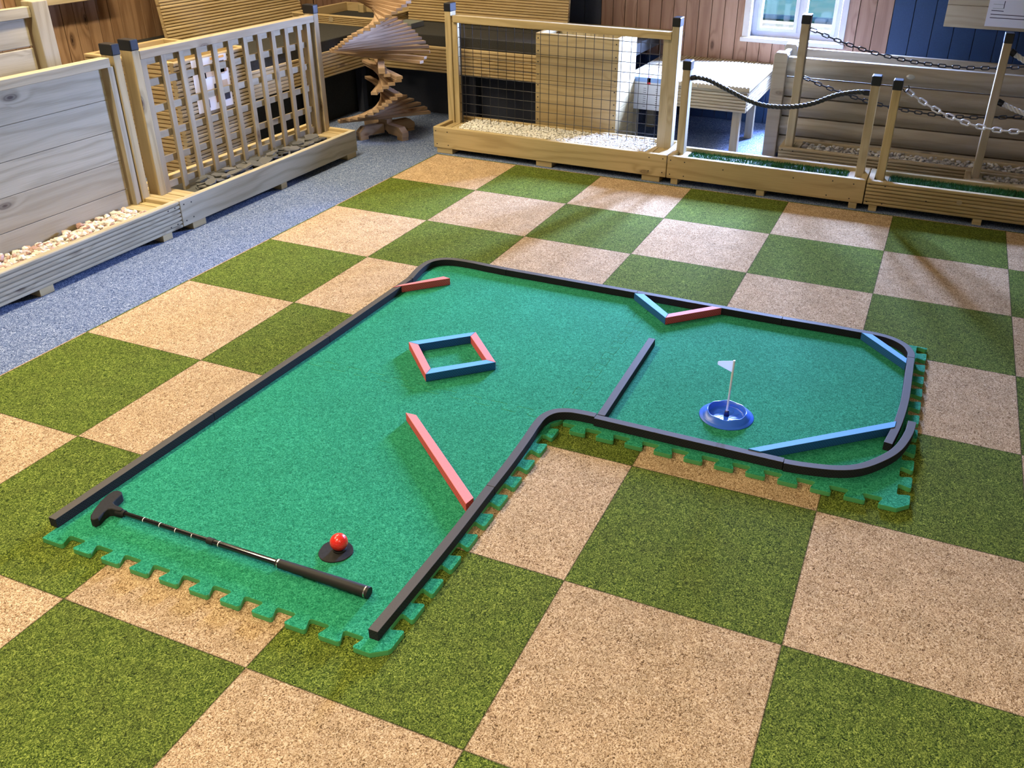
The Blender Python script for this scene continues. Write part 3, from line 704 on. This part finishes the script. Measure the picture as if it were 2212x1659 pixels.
# ------------------------------------------------------------------ felt covered display tables in the corner
ZT = .515
lt = thing('display_table', (-1.39, .5, 0), 'black felt display table along the left wall with a decking front', 'table')
MB().box(XL + .02, -.905, -.47, YF - .03, ZT - .07, ZT).build('felt_top', FELT, lt, bevel=.006)
m = MB(lambda p: (-.900 - p[1], p[0], p[2])); grooved(m, -.47, .739, 0, .300, .150, .028, 7); m.build('front_board', DECK, lt)
MB().box(-1.02, -1.00, -.45, .88, 0, ZT - .07).build('skirt', FELT, lt)
for (a, b) in ((-.46, -.41), (.1, .15), (.68, .73)): MB().box(-.975, -.93, a, b, 0, ZT - .07).build('leg', CHAR, lt)
rt = thing('display_table', (-.05, 1.15, 0), 'black felt display table along the far wall with a decking front', 'table')
MB().box(-.903, .83, .775, YF - .03, ZT - .07, ZT).build('felt_top', FELT, rt, bevel=.006)
m = MB(lambda p: (p[0], .770 + p[1] - .03, p[2])); grooved(m, -.899, .83, 0, .294, .155, .028, 7); m.build('front_board', DECK, rt)
MB().box(-.898, .82, .88, .90, 0, ZT - .07).build('skirt', CHAR, rt)
for a in (-.2, .4): MB().box(a, a + .045, .80, .845, 0, ZT - .07).build('leg', CHAR, rt)
# leaning panels
def lean_panel(name, T, s0, s1, h, tilt, z0, label):
    c = T(((s0 + s1) / 2, 0, z0)); root = thing(name, c, label, 'decking display'); ct, st = math.cos(tilt), math.sin(tilt)
    z = .0; first = True
    while z < h - .02:
        hh = .088 if first else .118; n = 4 if first else 6; first = False
        m = MB(lambda p, z=z: T((p[0], p[1] * ct + (p[2]) * st, z0 + p[2] * ct - p[1] * st)))
        grooved(m, s0, s1, 0, z + .001, hh - .003, .028, n); m.build('deck_board', DECK, root); z += hh
    for s in (s0 + .1, s1 - .15):
        m = MB(lambda p: T((p[0], p[1] * ct + p[2] * st, z0 + p[2] * ct - p[1] * st))); m.box(s, s + .05, .0285, .06, .01, h - .03); m.build('rear_batten', PINE, root)
    return root
lean_panel('leaning_decking', lambda p: (-1.585 - p[1], p[0], p[2]), -.265, 1.0, .62, .12, ZT + .004, 'grooved decking panel leaning on the left wall behind the trellis')
lean_panel('leaning_decking', lambda p: (p[0], 1.245 + p[1], p[2]), -.893, .290, .62, .12, ZT + .004, 'grooved decking panel leaning on the far wall above the mesh fence')
# low corner planter on the table
cp = thing('low_planter', (-1.23, 1.05, ZT), 'low open tray planter in the corner on the felt table', 'planter'); zc0, zc1 = ZT + .0005, ZT + .058
a0, a1, b0, b1 = -1.545, -.905, .83, 1.235
m = MB(lambda p: (p[0], b0 + p[1], p[2])); grooved(m, a0, a1, 0, zc0, zc1 - zc0, .026, 4); m.build('front_board', DECK, cp)
m = MB(lambda p: (a1 - p[1], p[0], p[2])); grooved(m, b0 + .027, 1.44, 0, zc0, zc1 - zc0, .026, 4); m.build('side_board', DECK, cp)
MB().box(a0, a1, 1.441, 1.466, zc0, zc1).build('back_board', DECK, cp, bevel=.002); MB().box(a0, a0 + .026, b0 + .027, 1.44, zc0, zc1).build('side_board', DECK, cp, bevel=.002)
MB().box(-1.40, -1.355, 1.40, 1.44, zc0, zc1 - .004).build('corner_block', PINE, cp, bevel=.002)
MB().tube([(-1.235, b0 - .001, ZT + .031), (-1.235, b0 + .003, ZT + .031)], .017, 24).build('round_badge', SLAT, cp)
o = MB().box(-.795, -.665, .900, 1.065, ZT + .0005, ZT + .034).build('flat_box', [GREYBOX, FELT], bevel=.002); tag(o, 'small grey flat box lying on the black felt table', 'box')

# ------------------------------------------------------------------ timber spiral
sx, sy = -.495, .25
sp = thing('timber_spiral', (sx, sy, 0), 'tall timber spiral of stacked slats on a cross foot in the corner', 'spiral ornament')
for ang in (math.radians(67), math.radians(-23)):
    c, s_ = math.cos(ang), math.sin(ang)
    m = MB(); zz = .0205 if ang > 0 else .0205
    prof = [(-.20, .0205), (.20, .0205), (.20, .048), (.165, .075), (-.165, .075), (-.20, .048)]
    if ang < 0: prof = [(-.20, .0205), (-.06, .0205), (-.03, .035), (.03, .035), (.06, .0205), (.20, .0205), (.20, .048), (.165, .075), (-.165, .075), (-.20, .048)]
    if ang > 0:
        for sg in (-1, 1):
            pr = [(sg * .026, .0205), (sg * .20, .0205), (sg * .20, .048), (sg * .165, .075), (sg * .026, .075)]
            m.extrude(pr, (sx + s_ * .0225, sy - c * .0225, 0), (c, s_, 0), (0, 0, 1), (-s_ * .045, c * .045, 0))
    else: m.extrude(prof, (sx + s_ * .0225, sy - c * .0225, 0), (c, s_, 0), (0, 0, 1), (-s_ * .045, c * .045, 0))
    m.build('cross_arm', CEDAR, sp)
    for sg in (-1, 1):
        q = (sx + c * .17 * sg, sy + s_ * .17 * sg); m = MB(); m.extrude([(-.026, 0), (.026, 0), (.026, .020), (-.026, .020)], (q[0] + s_ * .0225, q[1] - c * .0225, 0), (c, s_, 0), (0, 0, 1), (-s_ * .045, c * .045, 0)); m.build('foot_block', CEDAR, sp)
MB().box(sx - .03, sx + .03, sy - .03, sy + .03, .0755, .0995).build('hub_block', CEDAR, sp)
TH = .0165; zb = .100
FAN = ([(.10, 222), (.112, 229), (.134, 242), (.160, 263), (.178, 272.5), (.191, 282), (.204, 289), (.222, 295), (.239, 302), (.259, 306), (.274, 312), (.293, 319), (.312, 326)],
       [(.313, 292), (.325, 297), (.342, 303), (.358, 311), (.375, 317), (.391, 329), (.408, 311), (.424, 304), (.441, 301), (.462, 308)],
       [(.463, 176), (.474, 178), (.49, 198), (.507, 218), (.523, 232), (.54, 243), (.556, 251), (.576, 257), (.608, 268), (.638, 279), (.665, 292), (.71, 307), (.737, 319), (.756, 326), (.95, 398)])
def fan_angle(z):
    for tab in FAN:
        if z <= tab[-1][0]:
            for (a, b), (c, d) in zip(tab[:-1], tab[1:]):
                if z <= c: return b + (d - b) * (max(z, a) - a) / (c - a)
    return FAN[-1][-1][1]
for i in range(50):
    z = zb + TH * i; a = math.radians(fan_angle(z + TH)); c, s_ = math.cos(a), math.sin(a); hw = .019; hl = .290
    m = MB(); m.extrude([(-hw, z + .0003), (hw, z + .0003), (hw, z + TH - .0003), (-hw, z + TH - .0003)], (sx - c * hl, sy - s_ * hl, 0), (-s_, c, 0), (0, 0, 1), (c * 2 * hl, s_ * 2 * hl, 0))
    m.build('spiral_slat', CEDAR, sp, bevel=.0012)

# ------------------------------------------------------------------ far row of display fences
DF = .315
f3 = planter('planter_fence', FF, -.038, 1.346, DF, 'planter with black wire mesh fence and white gravel', 'planter fence', PINE, 0, ((-.02, .079), (.602, .696), (1.214, 1.313)), PINE, ((-.009, .078), (1.205, 1.316)))
q0, q1 = .186, .251
post(f3, FF, -.038, 0.0, q0, q1, .13, .786, PINE); post(f3, FF, 1.273, 1.311, q0, q1, .13, .796, GREY)
box('top_rail', PINE, f3, .012, 1.2725, q0 - .002, q0 + .040, .687, .724, T=FF, bevel=.002)
box('side_upright', PINE, f3, .0015, .033, q0 + .010, q0 + .045, .12, .687, T=FF); box('side_upright', GREY, f3, 1.229, 1.272, q0 + .010, q0 + .045, .12, .687, T=FF)
m = MB(FF)
for i in range(23): x = .071 + .05175 * i; m.tube([(x, q0 + .021, .134), (x, q0 + .021, .688)], .0016, 6)
for i in range(11):
    z = .141 + .0518 * i; m.tube([(.033, q0 + .0242, z), (1.23, q0 + .0242, z)], .0016, 6)
m.tube([(.046, q0 + .021, .134), (.046, q0 + .021, .688)], .004, 6)
m.build('wire_mesh', BLACKW, f3)
screws(f3, FF, [(-.022, 0, .126), (.052, 0, .125), (-.016, 0, .052), (.056, 0, .050), (1.25, 0, .126), (1.325, 0, .128), (1.25, 0, .055), (1.325, 0, .055)])
stones('white_gravel', FF, .082, 1.20, .029, DF - .029, .136, 4200, .0045, .009, WGRAV, 'white gravel filling the planter of the wire mesh fence', .008)
TDEP = .225
f4 = planter('rope_planter', FF, 1.350, 2.345, TDEP, 'planter with two short posts and green turf, middle of the far row', 'planter', PINE, 0, ((1.374, 1.411), (1.825, 1.866), (2.281, 2.320)), PINE, ((1.379, 1.432), (2.250, 2.316)))
t0, t1 = .112, .172
post(f4, FF, 1.363, 1.403, t0, t1, .13, .605, SLAT); post(f4, FF, 2.281, 2.321, t0, t1, .13, .612, SLAT)
screws(f4, FF, [(1.367, 0, .126), (1.442, 0, .124), (1.367, 0, .052), (1.442, 0, .050), (1.645, 0, .11), (2.19, 0, .125), (2.29, 0, .122), (2.17, 0, .05), (2.28, 0, .048), (2.0, 0, .115)])
turf('turf_strip', FF, 1.434, 2.248, .030, TDEP - .029, .128, 5200, 'green artificial turf strip in the planter with the black rope')
f5 = planter('chain_planter', FF, 2.350, 3.45, TDEP, 'planter with grooved front, white chain and green turf at the right edge', 'planter', PINE, 6, ((2.376, 2.415), (2.85, 2.89), (3.38, 3.42)), PINE, ((2.379, 2.442), (3.36, 3.42)))
post(f5, FF, 2.381, 2.421, t0 - .030, t1 - .030, .13, .607, PINE); post(f5, FF, 3.37, 3.41, t0, t1, .13, .607, PINE)
MB(FF).tube([(2.775, -.0008, .098), (2.775, .004, .098)], .0125, 24).build('round_badge', SLAT, f5)
screws(f5, FF, [(2.362, 0, .133), (2.435, 0, .130), (2.362, 0, .045), (2.435, 0, .043), (2.63, 0, .083)])
turf('turf_strip', FF, 2.444, 3.358, .030, TDEP - .029, .128, 5600, 'green artificial turf strip in the planter with the white chain')

# ------------------------------------------------------------------ ropes and chains
def sag(a, b, d, n=40, lift=0.0):
    a, b = Vector(a), Vector(b); out = []
    for i in range(n + 1):
        t = i / n; p = a.lerp(b, t); p.z -= d * (4 * t * (1 - t)) ** (1.0); out.append(p)
    return out
def hermite(pts, n=8): return spline(pts, n)
def rope(name, path, r, mat, label, turns=26, capmat=None):
    root = thing(name, tuple(path[0]), label, 'rope'); n = len(path); m = MB()
    acc = [0]
    for i in range(1, n): acc.append(acc[-1] + (path[i] - path[i - 1]).length)
    for k in range(3):
        pts = []
        for i in range(n):
            t = (path[min(i + 1, n - 1)] - path[max(i - 1, 0)]).normalized(); u = Vector((0, 0, 1)); u = (u - t * u.dot(t)).normalized(); b = t.cross(u)
            a = 2 * math.pi * (acc[i] / (r * 5.2) + k / 3); pts.append(path[i] + (u * math.cos(a) + b * math.sin(a)) * r * .54)
        m.tube(pts, r * .5, 8)
    m.build('strands', mat, root)
    for i, j in ((0, 2), (n - 1, n - 3)):
        d = (path[j] - path[i]).normalized(); MB().tube([path[i] - d * .002, path[i] + d * .024], r * 1.2, 14).build('end_cap', BLACKP, root)
    return root
R1 = [(1.406, .168, .520), (1.43, .168, .524), (1.495, .168, .517), (1.588, .168, .483), (1.712, .168, .436), (1.803, .168, .420), (1.917, .168, .426), (2.020, .168, .452), (2.125, .168, .502), (2.219, .168, .526), (2.2775, .168, .528)]
rope('hanging_rope', hermite(R1, 24), .0115, ROPEB, 'thick black rope hanging between the two short posts')
def chain(name, path, mat, label, pitch, wire, width):
    # rounded links, every other one turned a quarter about the run of the chain
    root = thing(name, tuple(path[0]), label, 'chain'); acc = 0; pos = []; need = pitch / 2
    for i in range(1, len(path)):
        d = (path[i] - path[i - 1]).length
        while acc + d >= need: q = path[i - 1].lerp(path[i], (need - acc) / d); pos.append((q, (path[i] - path[i - 1]).normalized())); need += pitch
        acc += d
    for k, (q, t) in enumerate(pos):
        u = Vector((0, 0, 1)); u = (u - t * u.dot(t)).normalized(); b = t.cross(u)
        if k % 2: w = b * .9 + u * .25
        else: w = u * .9 - b * .25
        w.normalize(); hl = pitch * .5 + wire * .8; hw = width / 2 - wire; st = hl - hw; pts = []
        for a in range(7): an = -math.pi / 2 + math.pi * a / 6; pts.append(q + t * (st + hw * math.cos(an) - wire * 0) + w * hw * math.sin(an))
        for a in range(7): an = math.pi / 2 + math.pi * a / 6; pts.append(q + t * (-st + hw * math.cos(an)) + w * hw * math.sin(an))
        MB().tube(pts, wire, 7, closed=True).build('link', mat, root)
    return root
chain('hanging_chain', sag((2.445, .163, .556), (3.368, .185, .570), .148, 200), CHAINW, 'white plastic chain hanging at the right edge', .036, .0036, .026)
hk = MB().tube([Vector((2.4215, .14, .566)), Vector((2.428, .142, .563)), Vector((2.434, .146, .554)), Vector((2.441, .150, .550)), Vector((2.449, .156, .556)), Vector((2.452, .160, .570)), Vector((2.446, .164, .579))], .0022, 8)
o = hk.build('hook', BLACKW); tag(o, 'small black hook holding the white chain on its post', 'hook')
C1 = sag((1.912, .560, .742), (3.33, .560, .745), .130, 260); C2 = sag((1.912, .560, .500), (3.33, .560, .500), .125, 260)
chain('hanging_chain', C1, CHAINB, 'black chain hanging from the top of the tall post by the window', .033, .0030, .021)
chain('hanging_chain', C2, CHAINB, 'lower black chain hanging in front of the log planter', .033, .0030, .021)

# ------------------------------------------------------------------ tall chain post planters in front of the log planter
FC = lambda p: (p[0], .48 + p[1], p[2])
f6 = planter('chain_planter', FC, 1.843, 3.42, .215, 'low grooved planter with grey stones and tall posts before the log planter', 'planter', SLAT, 6, ((1.87, 1.93), (2.6, 2.66), (3.3, 3.36)), SLAT, ((1.871, 1.945),), zt=.142)
post(f6, FC, 1.866, 1.907, .046, .110, .13, .812, SLAT); post(f6, FC, 3.335, 3.376, .046, .110, .13, .812, SLAT)
screws(f6, FC, [(1.862, 0, .13), (1.92, 0, .128), (2.07, 0, .09), (2.36, 0, .09)])
stones('grey_gravel', FC, 1.947, 3.32, .029, .186, .126, 520, .008, .014, SGRAV, 'grey and white stones in the low planter before the log planter', .010)
FB = lambda p: (p[0], .285 + p[1], p[2])
f7 = planter('rope_planter', FB, 2.788, 3.75, .185, 'low planter with a tall post and white ropes at the right edge', 'planter', SLAT, 0, ((2.81, 2.86), (3.6, 3.66)), SLAT, ((2.817, 2.868),), zt=.140)
post(f7, FB, 2.816, 2.852, .075, .138, .13, .812, SLAT); post(f7, FB, 3.68, 3.72, .075, .138, .13, .812, SLAT)
stones('grey_gravel', FB, 2.870, 3.72, .029, .156, .124, 300, .008, .014, SGRAV, 'grey and white stones around the tall post at the right edge', .010)
rope('hanging_rope', sag((2.855, .392, .730), (3.677, .392, .730), .12, 120), .0125, ROPEW, 'upper white rope on the tall post at the right edge')
rope('hanging_rope', sag((2.855, .392, .500), (3.677, .392, .500), .085, 120), .0125, ROPEW, 'lower white rope on the tall post at the right edge')

# ------------------------------------------------------------------ log planter, bench, crate
lg = thing('log_planter', (2.55, .92, 0), 'large planter with rounded log boards under the window on the right', 'planter')
for (a, b) in ((1.716, .730), (1.716, 1.045), (3.30, .730), (3.30, 1.045)):
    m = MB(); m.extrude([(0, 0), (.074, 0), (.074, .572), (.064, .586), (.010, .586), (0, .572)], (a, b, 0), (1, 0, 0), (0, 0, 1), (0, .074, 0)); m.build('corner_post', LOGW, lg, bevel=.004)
zz = .03
for i in range(5):
    h = .107; pr = [(.034, zz), (.012, zz + .004)] + [(.012 - .020 * math.sin(math.pi * k / 10), zz + .006 + (h - .012) * k / 10) for k in range(1, 10)] + [(.012, zz + h - .004), (.034, zz + h - .001)]
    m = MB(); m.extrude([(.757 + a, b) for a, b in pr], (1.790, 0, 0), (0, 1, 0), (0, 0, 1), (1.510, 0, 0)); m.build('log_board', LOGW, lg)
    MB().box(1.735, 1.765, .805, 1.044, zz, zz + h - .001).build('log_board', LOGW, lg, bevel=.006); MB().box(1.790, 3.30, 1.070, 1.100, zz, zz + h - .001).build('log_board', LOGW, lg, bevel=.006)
    zz += h
MB().box(1.77, 3.30, .795, 1.069, .05, .40).build('liner', CHAR, lg)
bn = thing('decking_bench', (1.23, 1.15, 0), 'low bench with a pale grooved decking top below the wall left of the window', 'bench')
bx0, bx1, by0, by1, bz = .86, 1.605, .730, YF - .012, .386
for i in range(5):
    w = (bx1 - bx0) / 5; a = bx0 + w * i; P_ = groove_profile(w - .004, .026, 6, .005, .008)
    m = MB(); m.extrude([(a + .002 + q, bz - r) for r, q in P_], (0, by0, 0), (1, 0, 0), (0, 0, 1), (0, by1 - by0, 0)); m.build('deck_board', SLAT, bn)
m = MB(lambda p: (p[0], .745 + p[1], p[2])); grooved(m, bx0 + .01, bx1 - .015, 0, .239, .120, .026, 6); m.build('fascia_board', SLAT, bn)
m = MB(lambda p: (bx1 - .012 - p[1], p[0], p[2])); grooved(m, .772, by1, 0, .239, .120, .026, 6); m.build('fascia_board', SLAT, bn)
for (a, b) in ((.892, .772), (1.513, .772), (1.525, 1.14), (.892, 1.14)): MB().box(a, a + .046, b, b + .046, 0, bz - .0265).build('leg', SLAT, bn, bevel=.002)
cr = thing('timber_crate', (.685, .56, 0), 'square timber crate behind the wire mesh fence', 'crate')
for i in range(5):
    z = .004 + .1275 * i
    MB().box(.437, .932, .400, .424, z, z + .126).build('front_board', PINE, cr, bevel=.003); MB().box(.9075, .932, .4245, .720, z, z + .126).build('side_board', PINE, cr, bevel=.003); MB().box(.437, .4615, .4245, .720, z, z + .126).build('side_board', PINE, cr, bevel=.003)
MB().box(.4625, .9065, .696, .720, .004, .642).build('back_board', PINE, cr)
screws(cr, lambda p: (p[0], .400 + p[1], p[2]), [(x, 0, .004 + .1275 * i + dz) for i in range(5) for x in (.452, .917) for dz in (.03, .098)], .0042)
TB = lambda p: (p[0], .7285 + p[1], p[2])
mk = [('header_band', PBLUE, .838, 1.110, .362, .3875), ('logo', PRED, 1.005, 1.025, .352, .3875)]
mk += [('text_line', INK, x, x + w, z, z + .0022) for i, z in enumerate([.326 - .0115 * k for k in range(10)]) for (x, w) in ((.90, .022), (.985, .016), (1.06, .012))]
dn = sheet('notice_sheet', TB, .838, 1.112, .205, .3876, 'white price notice with a blue header on the bench front behind the mesh', 'notice', mk)
MB().box(.838, 1.112, .7285, .805, .3864, .3876).build('folded_top', PAPER, dn)
MB().box(.838, 1.110, .7285, .800, .3877, .3881).build('header_band', PBLUE, dn)
MB().box(.99, 1.025, .755, .775, .3882, .3886).build('logo', PRED, dn)
sg_ = thing('sign_board', (2.83, YF - .03, .674), 'grey timber board carrying a white notice, high on the navy wall', 'sign board')
for i in range(3): MB().box(2.535, 3.2, YF - .034, YF - .002, .674 + .122 * i, .674 + .122 * i + .1205).build('board', SLAT, sg_, bevel=.003)
TS = lambda p: (p[0], YF - .0345 + p[1], p[2])
mk = [('text_line', INK, 2.771, 2.80, .775, .779), ('text_line', INK, 2.80, 2.835, .7745, .7785), ('text_line', INK, 2.771, 2.96, .755, .759), ('text_line', INK, 2.771, 2.97, .737, .741), ('text_line', INK, 2.83, 2.834, .79, .83), ('table_rule', GREYBOX, 2.775, 2.83, .7885, .790), ('table_rule', GREYBOX, 2.775, 2.83, .81, .8115)]
sheet('notice_sheet', TS, 2.752, 3.06, .692, 1.0, 'white notice with lines of text on the sign board, top right', 'notice', mk)
o = MB().lathe([(.0, .012), (.010, .0115), (.018, .008), (.0215, .002), (.022, .0), (.0, .0)], (0, 0, 0), 32)
o.v = [(2.433 + p[0], .7480 - p[2] * .8, .515 + p[1] * .62) for p in o.v]
o = o.build('wall_light', LENS); tag(o, 'small clear round light on the log planter beside the short capped post', 'light')

for ob in list(bpy.data.objects):
    if '_o' in ob: del ob['_o']
